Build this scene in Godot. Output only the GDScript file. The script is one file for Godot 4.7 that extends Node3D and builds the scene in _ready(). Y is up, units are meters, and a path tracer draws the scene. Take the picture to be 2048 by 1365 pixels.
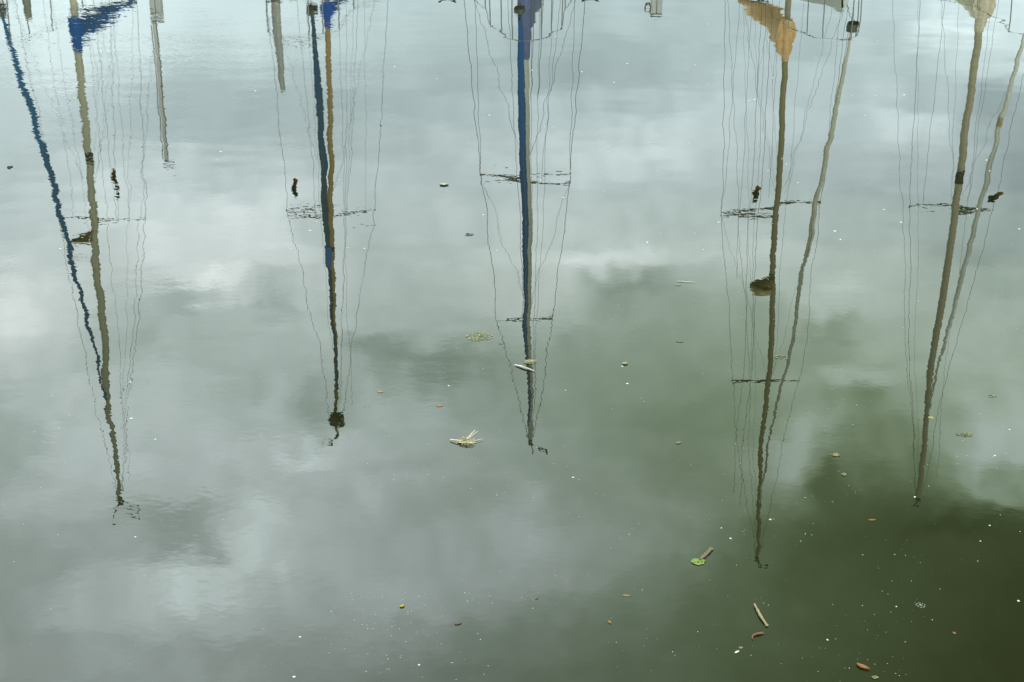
extends Node3D
# Harbour water seen from a quay: five moored sailboats and a pontoon stand beyond the upper edge of the
# picture and are mirrored in the calm, slightly rippled surface, together with a broken overcast sky.

# ---------------------------------------------------------------- sky: brightness of the cloud deck
# rows: elevation from 7 degrees up, 0.75 degree apart; columns: azimuth -22.5 to 22.5 degrees, 1.25 degrees apart
const CLOUDS := [
	[1.68, 1.68, 1.68, 1.73, 1.83, 1.85, 1.83, 1.72, 1.61, 1.59, 1.59, 1.52, 1.46, 1.39, 1.32, 1.32, 1.32, 1.30, 1.28, 1.24, 1.20, 1.20, 1.21, 1.17, 1.13, 1.15, 1.17, 1.21, 1.26, 1.36, 1.49, 1.59, 1.70, 1.76, 1.79, 1.79, 1.79],
	[1.81, 1.81, 1.81, 1.87, 1.95, 1.95, 1.92, 1.79, 1.67, 1.66, 1.68, 1.61, 1.53, 1.47, 1.41, 1.40, 1.38, 1.36, 1.34, 1.29, 1.25, 1.26, 1.27, 1.24, 1.21, 1.22, 1.22, 1.26, 1.29, 1.37, 1.47, 1.65, 1.81, 1.86, 1.89, 1.89, 1.89],
	[1.85, 1.86, 1.88, 1.95, 2.05, 2.02, 1.96, 1.82, 1.70, 1.71, 1.72, 1.64, 1.58, 1.53, 1.47, 1.43, 1.38, 1.35, 1.31, 1.26, 1.22, 1.26, 1.28, 1.28, 1.26, 1.26, 1.25, 1.25, 1.31, 1.39, 1.66, 2.04, 2.17, 1.94, 1.89, 1.87, 1.84],
	[1.82, 1.84, 1.86, 1.96, 2.08, 2.01, 1.91, 1.76, 1.66, 1.70, 1.74, 1.65, 1.58, 1.55, 1.50, 1.43, 1.36, 1.33, 1.28, 1.22, 1.18, 1.21, 1.25, 1.29, 1.29, 1.32, 1.32, 1.33, 1.38, 1.44, 1.50, 1.60, 1.70, 1.75, 1.76, 1.73, 1.70],
	[1.77, 1.79, 1.81, 1.87, 1.94, 1.86, 1.76, 1.64, 1.56, 1.60, 1.63, 1.57, 1.53, 1.51, 1.47, 1.41, 1.35, 1.32, 1.25, 1.19, 1.18, 1.19, 1.25, 1.33, 1.37, 1.43, 1.45, 1.45, 1.47, 1.49, 1.50, 1.54, 1.59, 1.57, 1.60, 1.57, 1.54],
	[1.80, 1.81, 1.82, 1.84, 1.86, 1.76, 1.65, 1.53, 1.46, 1.46, 1.46, 1.44, 1.43, 1.41, 1.39, 1.38, 1.36, 1.36, 1.33, 1.27, 1.26, 1.30, 1.38, 1.47, 1.52, 1.59, 1.63, 1.60, 1.59, 1.57, 1.56, 1.57, 1.59, 1.14, 1.40, 1.36, 1.32],
	[1.81, 1.82, 1.84, 1.86, 1.84, 1.73, 1.62, 1.50, 1.42, 1.43, 1.44, 1.46, 1.48, 1.47, 1.46, 1.48, 1.50, 1.53, 1.56, 1.58, 1.61, 1.66, 1.72, 1.78, 1.83, 1.85, 1.84, 1.78, 1.72, 1.74, 1.92, 2.11, 1.69, 1.12, 1.23, 1.21, 1.20],
	[1.86, 1.86, 1.87, 1.89, 1.88, 1.81, 1.72, 1.62, 1.54, 1.54, 1.55, 1.56, 1.58, 1.57, 1.57, 1.61, 1.64, 1.71, 1.77, 1.83, 1.90, 1.93, 1.97, 2.01, 2.04, 2.02, 1.96, 1.88, 1.82, 1.81, 1.97, 2.15, 1.68, 1.42, 1.19, 1.18, 1.17],
	[1.98, 1.98, 1.99, 2.00, 2.01, 1.99, 1.93, 1.84, 1.78, 1.78, 1.77, 1.76, 1.74, 1.73, 1.73, 1.75, 1.79, 1.89, 1.99, 2.08, 2.24, 2.35, 2.39, 2.33, 2.22, 2.10, 2.00, 1.92, 1.86, 1.81, 1.78, 1.73, 1.67, 1.45, 1.18, 1.17, 1.16],
	[2.18, 2.17, 2.16, 2.17, 2.20, 2.24, 2.23, 2.17, 2.13, 2.14, 2.12, 2.07, 2.00, 1.95, 1.94, 1.94, 1.96, 2.04, 2.12, 2.22, 2.39, 2.47, 2.47, 2.37, 2.21, 2.05, 1.92, 1.84, 1.77, 1.71, 1.69, 1.67, 1.65, 1.52, 1.27, 1.28, 1.29],
	[2.36, 2.37, 2.38, 2.40, 2.46, 2.59, 2.58, 2.55, 2.52, 2.51, 2.46, 2.35, 2.21, 2.13, 2.11, 2.11, 2.13, 2.18, 2.24, 2.23, 2.22, 2.20, 2.18, 2.14, 2.11, 2.03, 1.92, 1.85, 1.80, 1.76, 1.74, 1.72, 1.69, 1.62, 1.45, 1.43, 1.43],
	[2.45, 2.47, 2.49, 2.56, 2.68, 2.84, 2.88, 2.89, 2.87, 2.84, 2.76, 2.56, 2.35, 2.26, 2.25, 2.28, 2.32, 2.34, 2.38, 2.37, 2.31, 2.28, 2.24, 2.20, 2.15, 2.09, 2.01, 1.95, 1.91, 1.88, 1.86, 1.81, 1.72, 1.65, 1.54, 1.49, 1.48],
	[2.70, 2.69, 2.66, 2.69, 2.82, 3.01, 3.12, 3.16, 3.15, 3.16, 3.10, 2.77, 2.43, 2.33, 2.33, 2.38, 2.45, 2.47, 2.54, 2.54, 2.49, 2.46, 2.43, 2.38, 2.34, 2.31, 2.27, 2.21, 2.17, 2.12, 2.04, 1.92, 1.76, 1.67, 1.64, 1.63, 1.62],
	[3.01, 3.00, 2.96, 2.90, 2.91, 3.05, 3.21, 3.29, 3.31, 3.43, 3.39, 3.03, 2.55, 2.39, 2.40, 2.48, 2.57, 2.61, 2.72, 2.76, 2.75, 2.75, 2.72, 2.64, 2.58, 2.58, 2.57, 2.49, 2.42, 2.34, 2.21, 2.04, 1.80, 1.69, 1.74, 1.75, 1.77],
	[3.34, 3.31, 3.32, 3.15, 3.00, 3.04, 3.22, 3.38, 3.65, 3.47, 3.21, 2.92, 2.58, 2.46, 2.46, 2.55, 2.66, 2.76, 2.96, 3.13, 3.43, 3.48, 3.37, 3.11, 2.83, 2.78, 2.77, 2.70, 2.62, 2.52, 2.38, 2.22, 2.01, 1.91, 1.97, 1.99, 2.00],
	[3.70, 3.67, 3.77, 3.44, 3.03, 2.99, 3.11, 3.42, 4.14, 3.88, 2.75, 2.95, 2.77, 2.63, 2.57, 2.58, 2.63, 2.75, 2.99, 3.26, 3.74, 3.16, 2.39, 2.20, 2.36, 2.58, 2.67, 2.68, 2.78, 2.86, 2.68, 2.41, 2.21, 2.13, 2.16, 2.15, 2.16],
	[3.76, 3.84, 3.99, 3.60, 2.94, 2.80, 2.47, 2.37, 3.28, 3.38, 2.33, 2.93, 2.89, 2.75, 2.64, 2.60, 2.60, 2.73, 2.99, 3.10, 2.93, 2.05, 1.59, 1.86, 2.20, 2.37, 2.39, 2.42, 2.61, 2.69, 2.58, 2.40, 2.35, 2.35, 2.33, 2.29, 2.28],
	[3.56, 3.66, 3.83, 3.43, 2.82, 2.70, 2.54, 2.82, 2.90, 2.87, 2.68, 2.91, 2.85, 2.69, 2.57, 2.53, 2.53, 2.62, 2.80, 2.77, 2.56, 2.15, 2.00, 2.06, 2.09, 2.11, 2.10, 2.11, 1.90, 1.82, 2.28, 2.35, 2.37, 2.44, 2.44, 2.41, 2.39],
	[3.33, 3.41, 3.62, 3.22, 2.81, 2.82, 2.82, 2.83, 2.87, 2.91, 2.96, 3.04, 2.96, 2.71, 2.61, 2.63, 2.61, 2.58, 2.58, 2.46, 2.30, 2.15, 2.03, 1.99, 2.01, 2.02, 2.02, 2.01, 1.97, 1.99, 2.52, 2.42, 2.42, 2.57, 2.55, 2.48, 2.47],
	[3.25, 3.31, 3.42, 3.20, 3.03, 3.10, 3.12, 3.05, 3.01, 3.00, 3.01, 3.01, 2.88, 1.79, 1.69, 2.30, 2.28, 2.32, 2.32, 2.22, 2.07, 2.01, 1.96, 1.95, 1.95, 1.96, 1.98, 2.01, 2.05, 2.11, 2.37, 2.46, 2.52, 2.64, 2.64, 2.67, 2.69],
	[3.08, 3.12, 3.37, 3.50, 3.47, 3.48, 3.40, 3.29, 3.23, 3.16, 3.01, 2.57, 2.74, 2.45, 1.97, 1.77, 1.65, 1.78, 2.06, 2.14, 2.09, 2.04, 1.98, 1.94, 1.92, 1.91, 1.95, 2.02, 2.25, 2.83, 2.72, 2.51, 2.44, 2.43, 2.66, 2.88, 2.93],
	[3.03, 3.05, 3.42, 3.90, 3.89, 3.82, 3.67, 3.55, 3.54, 3.52, 3.16, 2.43, 2.71, 3.02, 2.74, 2.36, 2.15, 2.19, 2.23, 2.21, 2.13, 2.06, 1.99, 1.92, 1.84, 1.81, 1.90, 2.02, 2.27, 1.95, 1.55, 2.22, 2.24, 2.51, 3.08, 3.21, 3.24],
	[3.06, 3.09, 3.49, 4.19, 4.21, 4.07, 3.85, 3.70, 3.68, 3.68, 3.40, 2.68, 3.01, 3.32, 3.17, 2.99, 2.79, 2.61, 2.42, 2.31, 2.18, 2.09, 1.99, 1.88, 1.76, 1.72, 1.81, 1.93, 2.45, 2.17, 1.74, 1.84, 1.80, 2.39, 3.39, 3.48, 3.40],
	[3.25, 3.24, 3.76, 4.38, 4.38, 4.21, 3.98, 3.84, 3.83, 3.81, 3.68, 3.46, 3.53, 3.60, 3.48, 3.27, 3.04, 2.83, 2.65, 2.48, 2.29, 2.14, 1.99, 1.84, 1.71, 1.65, 1.74, 2.00, 2.97, 2.13, 1.82, 1.49, 1.39, 1.95, 3.27, 3.27, 2.89],
	[3.62, 3.61, 4.00, 4.36, 4.40, 4.28, 4.09, 3.97, 4.06, 4.15, 4.13, 5.01, 4.08, 3.87, 3.57, 3.28, 3.03, 2.87, 2.81, 2.69, 2.53, 2.33, 2.08, 1.90, 1.79, 1.75, 1.95, 2.36, 3.14, 1.49, 1.39, 1.15, 1.12, 1.51, 2.64, 2.01, 2.12],
	[3.87, 3.96, 4.16, 4.30, 4.32, 4.25, 4.22, 4.21, 4.21, 4.24, 4.25, 5.12, 4.24, 3.81, 3.53, 3.30, 3.10, 2.90, 2.80, 2.73, 2.66, 2.47, 2.21, 2.00, 1.89, 1.83, 2.02, 2.22, 2.28, 0.83, 0.97, 0.81, 0.88, 1.17, 2.14, 2.27, 1.70],
	[3.85, 4.13, 4.24, 4.24, 4.09, 3.85, 3.89, 4.14, 4.26, 4.28, 4.20, 4.19, 4.09, 4.10, 3.75, 3.52, 3.29, 3.06, 2.91, 2.71, 2.58, 2.47, 2.32, 2.15, 2.02, 1.91, 1.98, 1.93, 1.53, 0.84, 0.81, 0.64, 0.64, 0.67, 0.65, 0.68, 0.68],
	[3.62, 3.79, 3.84, 3.84, 3.68, 3.25, 3.16, 3.48, 4.31, 4.74, 4.41, 4.32, 4.01, 4.37, 3.58, 3.41, 3.28, 3.17, 3.17, 2.91, 2.64, 2.55, 2.50, 2.44, 2.32, 2.14, 1.87, 1.49, 1.10, 0.81, 0.66, 0.55, 0.45, 0.34, 0.31, 0.36, 0.40],
	[3.45, 3.58, 3.64, 3.71, 3.67, 3.40, 3.09, 3.48, 5.00, 5.71, 4.68, 4.47, 4.09, 3.86, 3.57, 3.46, 3.35, 3.46, 3.72, 3.44, 2.94, 2.78, 2.73, 2.61, 2.39, 2.09, 1.68, 1.24, 0.93, 0.73, 0.60, 0.53, 0.49, 0.47, 0.45, 0.41, 0.36],
	[3.42, 3.60, 3.70, 3.86, 3.92, 3.82, 3.45, 3.65, 5.66, 6.49, 5.06, 4.68, 4.33, 4.03, 3.89, 3.77, 3.63, 3.83, 4.08, 3.89, 3.33, 3.08, 2.93, 2.69, 2.32, 1.92, 1.53, 1.15, 0.91, 0.75, 0.65, 0.58, 0.53, 0.49, 0.44, 0.39, 0.33],
	[3.48, 3.86, 4.35, 4.51, 4.77, 4.95, 4.99, 5.05, 6.26, 6.64, 5.09, 4.63, 4.43, 4.31, 4.23, 4.09, 3.90, 3.95, 4.16, 3.92, 3.43, 3.15, 2.86, 2.51, 2.13, 1.76, 1.47, 1.20, 1.00, 0.83, 0.72, 0.64, 0.57, 0.51, 0.44, 0.38, 0.32],
	[3.68, 4.02, 5.01, 5.30, 4.99, 6.11, 6.85, 6.49, 5.94, 5.62, 4.85, 4.58, 4.51, 4.55, 4.52, 4.36, 4.13, 3.94, 3.88, 3.62, 3.35, 3.05, 2.67, 2.28, 1.94, 1.61, 1.40, 1.20, 1.04, 0.91, 0.80, 0.71, 0.62, 0.53, 0.44, 0.37, 0.30],
	[3.73, 4.06, 4.43, 4.81, 5.19, 5.41, 5.57, 5.43, 5.17, 4.92, 4.67, 4.58, 4.56, 4.63, 4.55, 4.33, 4.05, 3.77, 3.55, 3.19, 2.90, 2.63, 2.33, 2.03, 1.75, 1.48, 1.33, 1.18, 1.05, 0.93, 0.83, 0.73, 0.63, 0.53, 0.44, 0.36, 0.29],
	[3.75, 4.07, 4.40, 4.64, 4.84, 4.92, 5.14, 5.13, 4.91, 4.58, 4.29, 4.19, 4.26, 4.32, 4.21, 3.99, 3.72, 3.43, 3.17, 2.84, 2.57, 2.36, 2.13, 1.89, 1.66, 1.44, 1.30, 1.16, 1.04, 0.93, 0.84, 0.74, 0.64, 0.53, 0.44, 0.36, 0.28],
	[3.90, 4.12, 4.39, 4.58, 4.70, 4.45, 4.25, 4.14, 4.06, 4.05, 4.00, 3.95, 3.93, 3.85, 3.68, 3.45, 3.19, 2.89, 2.62, 2.43, 2.29, 2.15, 1.98, 1.78, 1.59, 1.40, 1.27, 1.15, 1.04, 0.95, 0.86, 0.76, 0.65, 0.53, 0.42, 0.33, 0.27],
	[4.08, 4.29, 4.49, 4.58, 4.65, 4.64, 4.63, 4.49, 4.28, 4.00, 3.76, 3.65, 3.60, 3.45, 3.25, 3.03, 2.82, 2.63, 2.43, 2.26, 2.13, 2.01, 1.85, 1.69, 1.53, 1.38, 1.26, 1.14, 1.04, 0.95, 0.85, 0.76, 0.65, 0.53, 0.42, 0.34, 0.28],
	[4.27, 4.49, 4.68, 4.78, 4.84, 4.73, 4.62, 4.46, 4.30, 3.92, 3.63, 3.45, 3.35, 3.15, 2.95, 2.75, 2.56, 2.40, 2.24, 2.09, 1.97, 1.86, 1.74, 1.59, 1.47, 1.35, 1.24, 1.13, 1.03, 0.95, 0.87, 0.79, 0.69, 0.57, 0.45, 0.36, 0.30],
	[4.46, 4.70, 4.88, 4.99, 5.02, 4.91, 4.79, 4.63, 4.46, 4.06, 3.72, 3.49, 3.34, 3.10, 2.89, 2.69, 2.50, 2.32, 2.14, 2.01, 1.89, 1.77, 1.71, 1.59, 1.49, 1.39, 1.29, 1.18, 1.08, 0.99, 0.91, 0.82, 0.72, 0.60, 0.48, 0.38, 0.32]
]
const SUN_AZIMUTH := 152.0
const SUN_HEIGHT := 40.0

var rng := RandomNumberGenerator.new()
var taken := {}
var mats := {}

# ---------------------------------------------------------------- mesh builder
class Shape:
	var v := PackedVector3Array()
	var n := PackedVector3Array()
	var i := PackedInt32Array()
	var c := PackedColorArray()

	func tube(pts: Array, radii, sides := 8, capped := true, ridge := 0.0, twist := 0.0) -> void:
		var count := pts.size()
		var t: Vector3 = (pts[1] - pts[0]).normalized()
		var a := t.cross(Vector3(0.31, 0.17, 0.93)).normalized()
		if a.length() < 0.5:
			a = t.cross(Vector3.RIGHT).normalized()
		var start := v.size()
		for k in count:
			var nt: Vector3 = t
			if k < count - 1 and k > 0:
				nt = (pts[k + 1] - pts[k - 1]).normalized()
			elif k == count - 1:
				nt = (pts[k] - pts[k - 1]).normalized()
			if nt.distance_to(t) > 1e-5:
				a = (Quaternion(t, nt) * a).normalized()
			t = nt
			var b := t.cross(a).normalized()
			var r: float = radii[k] if radii is Array else radii
			for s in sides:
				var w := TAU * s / sides
				var d := a * cos(w) + b * sin(w)
				v.append(pts[k] + d * r * (1.0 + ridge * sin(2.0 * w + twist * k)))
				n.append(d)
		for k in count - 1:
			for s in sides:
				var p := start + k * sides + s
				var q := start + k * sides + (s + 1) % sides
				i.append_array([p, p + sides, q, q, p + sides, q + sides])
		if capped:
			for e in 2:
				var at: int = start + (count - 1) * sides * e
				var dir: Vector3 = (pts[1] - pts[0]).normalized() * -1.0 if e == 0 else (pts[count - 1] - pts[count - 2]).normalized()
				var base := v.size()
				for s in sides:
					v.append(v[at + s])
					n.append(dir)
				for s in range(1, sides - 1):
					i.append_array([base, base + s + 1, base + s] if e == 1 else [base, base + s, base + s + 1])

	func quad(a: Vector3, b: Vector3, cc: Vector3, d: Vector3) -> void:
		var nn := (cc - a).cross(b - a).normalized()
		if nn.length() < 0.5:
			nn = (d - a).cross(cc - a).normalized()
		var s := v.size()
		v.append_array([a, b, cc, d])
		n.append_array([nn, nn, nn, nn])
		i.append_array([s, s + 1, s + 2, s, s + 2, s + 3])

	func box(centre: Vector3, size: Vector3, basis := Basis(), bevel := 0.0) -> void:
		var h := size / 2.0
		var e := minf(bevel, minf(h.x, minf(h.y, h.z)) * 0.6)
		# a chamfered box: two stacked rings with the upper and lower faces drawn in
		var rings := [[-h.y, e], [-h.y + e, 0.0], [h.y - e, 0.0], [h.y, e]] if e > 0.0 else [[-h.y, 0.0], [h.y, 0.0]]
		var corners := []
		for r in rings:
			var x: float = h.x - r[1]
			var z: float = h.z - r[1]
			var ring := []
			for p in [Vector3(-x, r[0], -z), Vector3(x, r[0], -z), Vector3(x, r[0], z), Vector3(-x, r[0], z)]:
				ring.append(centre + basis * p)
			corners.append(ring)
		for k in corners.size() - 1:
			for s in 4:
				quad(corners[k][s], corners[k + 1][s], corners[k + 1][(s + 1) % 4], corners[k][(s + 1) % 4])
		var l: Array = corners[corners.size() - 1]
		quad(l[0], l[3], l[2], l[1])
		var f: Array = corners[0]
		quad(f[0], f[1], f[2], f[3])

	func loft(rings: Array, closed := true, caps := true) -> void:
		var start := v.size()
		var m: int = rings[0].size()
		for r in rings:
			for p in r:
				v.append(p)
				n.append(Vector3.ZERO)
		var first := i.size()
		var last := m if closed else m - 1
		for k in rings.size() - 1:
			for s in last:
				var p := start + k * m + s
				var q := start + k * m + (s + 1) % m
				i.append_array([p, q, p + m, q, q + m, p + m])
		smooth(first)
		if caps:
			for e in 2:
				var r: Array = rings[0] if e == 0 else rings[rings.size() - 1]
				var mid := Vector3.ZERO
				for p in r:
					mid += p
				mid /= m
				var b := v.size()
				v.append(mid)
				n.append(Vector3.ZERO)
				for p in r:
					v.append(p)
					n.append(Vector3.ZERO)
				var f := i.size()
				for s in last:
					var x := b + 1 + s
					var y := b + 1 + (s + 1) % m
					i.append_array([b, y, x] if e == 0 else [b, x, y])
				smooth(f)

	func smooth(first: int) -> void:
		for k in range(first, i.size(), 3):
			var f := (v[i[k + 2]] - v[i[k]]).cross(v[i[k + 1]] - v[i[k]])
			n[i[k]] += f
			n[i[k + 1]] += f
			n[i[k + 2]] += f
		for k in range(first, i.size()):
			if n[i[k]].length() > 1e-12:
				n[i[k]] = n[i[k]].normalized()
			else:
				n[i[k]] = Vector3.UP

	func ball(at: Vector3, r: Vector3, rows := 5, sides := 8, from := 0.0, to := PI) -> void:
		var rings := []
		for k in rows + 1:
			var w := lerpf(from, to, float(k) / rows)
			var ring := []
			for s in sides:
				var u := TAU * s / sides
				ring.append(at + Vector3(r.x * sin(w) * cos(u), r.y * cos(w), r.z * sin(w) * sin(u)))
			rings.append(ring)
		loft(rings, true, to < PI - 0.01)

	func mesh() -> ArrayMesh:
		var a := []
		a.resize(Mesh.ARRAY_MAX)
		a[Mesh.ARRAY_VERTEX] = v
		a[Mesh.ARRAY_NORMAL] = n
		a[Mesh.ARRAY_INDEX] = i
		if c.size() == v.size():
			a[Mesh.ARRAY_COLOR] = c
		var m := ArrayMesh.new()
		m.add_surface_from_arrays(Mesh.PRIMITIVE_TRIANGLES, a)
		return m

# ---------------------------------------------------------------- scene helpers
func numbered(called: String) -> String:
	var k: int = taken.get(called, -1) + 1
	taken[called] = k
	return called if k == 0 else "%s_%03d" % [called, k]

func part(called: String, s: Shape, m: Material, parent: Node3D) -> MeshInstance3D:
	var o := MeshInstance3D.new()
	o.name = called
	o.mesh = s.mesh()
	o.material_override = m
	parent.add_child(o, true)
	return o

func thing(called: String, label: String, category: String, at := Vector3.ZERO, group := "") -> Node3D:
	var o := Node3D.new()
	o.name = numbered(called)
	add_child(o)
	o.position = at
	tag(o, label, category, group)
	return o

func single(called: String, s: Shape, m: Material, label: String, category: String, at := Vector3.ZERO, group := "") -> MeshInstance3D:
	var o := part(numbered(called), s, m, self)
	o.position = at
	tag(o, label, category, group)
	return o

func tag(o: Node, label: String, category: String, group := "") -> void:
	o.set_meta("label", label)
	o.set_meta("category", category)
	if group != "":
		o.set_meta("group", group)

# colours are given as linear base colours
func mat(r: float, g: float, b: float, rough := 0.6, metal := 0.0, grain := 0.0, grain_size := 6.0) -> StandardMaterial3D:
	var key := [r, g, b, rough, metal, grain, grain_size]
	if mats.has(key):
		return mats[key]
	var m := StandardMaterial3D.new()
	m.albedo_color = Color(r, g, b).linear_to_srgb()
	m.roughness = rough
	m.metallic = metal
	if grain > 0.0:
		var t := NoiseTexture2D.new()
		t.width = 256
		t.height = 256
		t.seamless = true
		var f := FastNoiseLite.new()
		f.seed = 5
		f.frequency = 0.02
		f.fractal_octaves = 5
		t.noise = f
		var ramp := Gradient.new()
		ramp.set_color(0, Color(1.0 - grain, 1.0 - grain, 1.0 - grain))
		ramp.set_color(1, Color(1, 1, 1))
		t.color_ramp = ramp
		m.albedo_texture = t
		m.uv1_triplanar = true
		m.uv1_scale = Vector3.ONE * grain_size
	mats[key] = m
	return m

func painted(rough := 0.8) -> StandardMaterial3D:
	var m := StandardMaterial3D.new()
	m.vertex_color_use_as_albedo = true
	m.roughness = rough
	return m

# ---------------------------------------------------------------- sky
func make_sky() -> Sky:
	var rows := CLOUDS.size()
	var cols: int = CLOUDS[0].size()
	var small := Image.create(cols, rows, false, Image.FORMAT_RF)
	for y in rows:
		for x in cols:
			small.set_pixel(x, y, Color(log(CLOUDS[y][x]), 0, 0))
	var up := 6
	small.resize(cols * up, rows * up, Image.INTERPOLATE_CUBIC)
	var tw := cols * up
	var tht := rows * up
	var deck := small.get_data().to_float32_array()
	var billow := FastNoiseLite.new()
	billow.seed = 11
	billow.frequency = 1.0
	billow.fractal_octaves = 5
	var swirl := FastNoiseLite.new()
	swirl.seed = 23
	swirl.frequency = 1.0
	swirl.fractal_octaves = 3
	var w := 3072
	var h := 1536
	var data := PackedFloat32Array()
	data.resize(w * h * 3)
	var sun := Vector3(sin(deg_to_rad(SUN_AZIMUTH)) * cos(deg_to_rad(SUN_HEIGHT)), sin(deg_to_rad(SUN_HEIGHT)), -cos(deg_to_rad(SUN_AZIMUTH)) * cos(deg_to_rad(SUN_HEIGHT)))
	for y in h:
		var el := 90.0 - (y + 0.5) * 180.0 / h
		var e := deg_to_rad(maxf(el, 0.0))
		var ce := cos(e)
		var se := sin(e)
		for x in w:
			# the middle of a panorama looks along +z, its edges along -z
			var az := wrapf((x + 0.5) * 360.0 / w, -180.0, 180.0)
			var at := (y * w + x) * 3
			if el < -1.0:
				data[at] = 0.45
				data[at + 1] = 0.50
				data[at + 2] = 0.48
				continue
			var a := deg_to_rad(az)
			var d := Vector3(sin(a) * ce, se, -cos(a) * ce)
			# clouds lie in a sheet: the pattern shrinks towards the horizon
			var flat := Vector3(d.x, d.y * 1.6, d.z)
			var b := billow.get_noise_3dv(flat * 7.0)
			var glow := maxf(d.dot(sun), 0.0)
			glow = glow * glow * glow
			var broad := swirl.get_noise_3dv(flat * 2.2)
			var light := log(1.55 + 1.3 * glow) + broad * 0.9 + b * 0.45
			var inside := smoothstep(44.0, 24.0, absf(az)) * smoothstep(50.0, 36.0, el)
			if inside > 0.0:
				var wx := swirl.get_noise_3dv(d * 19.0 + Vector3(7, 0, 0))
				var wy := swirl.get_noise_3dv(d * 19.0 + Vector3(0, 9, 3))
				wx += 0.45 * billow.get_noise_3dv(d * 55.0 + Vector3(3, 1, 0))
				wy += 0.45 * billow.get_noise_3dv(d * 55.0 + Vector3(0, 5, 8))
				var fx := clampf(((az + wx * 1.1 + 22.5) / 1.25 + 0.5) * up - 0.5, 0.0, tw - 1.001)
				var fy := clampf(((el + wy * 0.8 - 7.0) / 0.75 + 0.5) * up - 0.5, 0.0, tht - 1.001)
				var ix := int(fx)
				var iy := int(fy)
				fx -= ix
				fy -= iy
				var k := iy * tw + ix
				var here := lerpf(lerpf(deck[k], deck[k + 1], fx), lerpf(deck[k + tw], deck[k + tw + 1], fx), fy)
				here += billow.get_noise_3dv(flat * 26.0) * 0.13 + b * 0.03
				light = lerpf(light, here, inside)
			var l := exp(light)
			# bright cloud is white, thinner cloud near the horizon bluish, the thick cloud overhead grey green
			var white := clampf((l - 0.8) / 3.2, 0.0, 1.0)
			var heavy := smoothstep(13.0, 24.0, el) * (1.0 - white) * lerpf(0.45, 1.3, smoothstep(-10.0, 14.0, az))
			data[at] = l * (lerpf(0.77, 0.915 - 0.065 * smoothstep(17.0, 24.0, el), white) - 0.07 * heavy)
			data[at + 1] = l
			data[at + 2] = l * (1.03 - 0.03 * white - 0.36 * heavy)
	var image := Image.create_from_data(w, h, false, Image.FORMAT_RGBF, data.to_byte_array())
	var sky := Sky.new()
	var m := PanoramaSkyMaterial.new()
	m.panorama = ImageTexture.create_from_image(image)
	sky.sky_material = m
	return sky

# ---------------------------------------------------------------- water
var long_wave := FastNoiseLite.new()
var mid_wave := FastNoiseLite.new()
var ripple := FastNoiseLite.new()
var patch := FastNoiseLite.new()

func rough(x: float, z: float) -> Vector2:
	# a light breeze ruffles the far left of the basin; returns the strength of the wavelets and of the fine ripples
	var breeze := smoothstep(8.5, 15.0, -z) * smoothstep(0.5, -3.4, x + 0.8 * patch.get_noise_2d(x * 0.5, z * 0.4))
	var left := smoothstep(0.2, -1.8, x * 6.0 / maxf(-z, 3.0))
	var p := 1.0 + 0.5 * patch.get_noise_2d(x * 0.9 + 40.0, z * 0.5)
	return Vector2(0.8 + 0.9 * left, p * (1.0 + 0.9 * left + 4.8 * breeze))

func wave(x: float, z: float, k: Vector2) -> float:
	return 0.00160 * long_wave.get_noise_2d(x * 0.50, z * 0.62) \
		+ 0.00020 * k.x * mid_wave.get_noise_2d(x * 1.7, z * 2.4) \
		+ 0.000024 * k.y * ripple.get_noise_2d(x * 9.0, z * 11.0) \
		+ 0.0000092 * k.y * ripple.get_noise_2d(x * 24.0 + 90.0, z * 36.0)

func level(x: float, z: float) -> float:
	return wave(x, z, rough(x, z))

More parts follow.
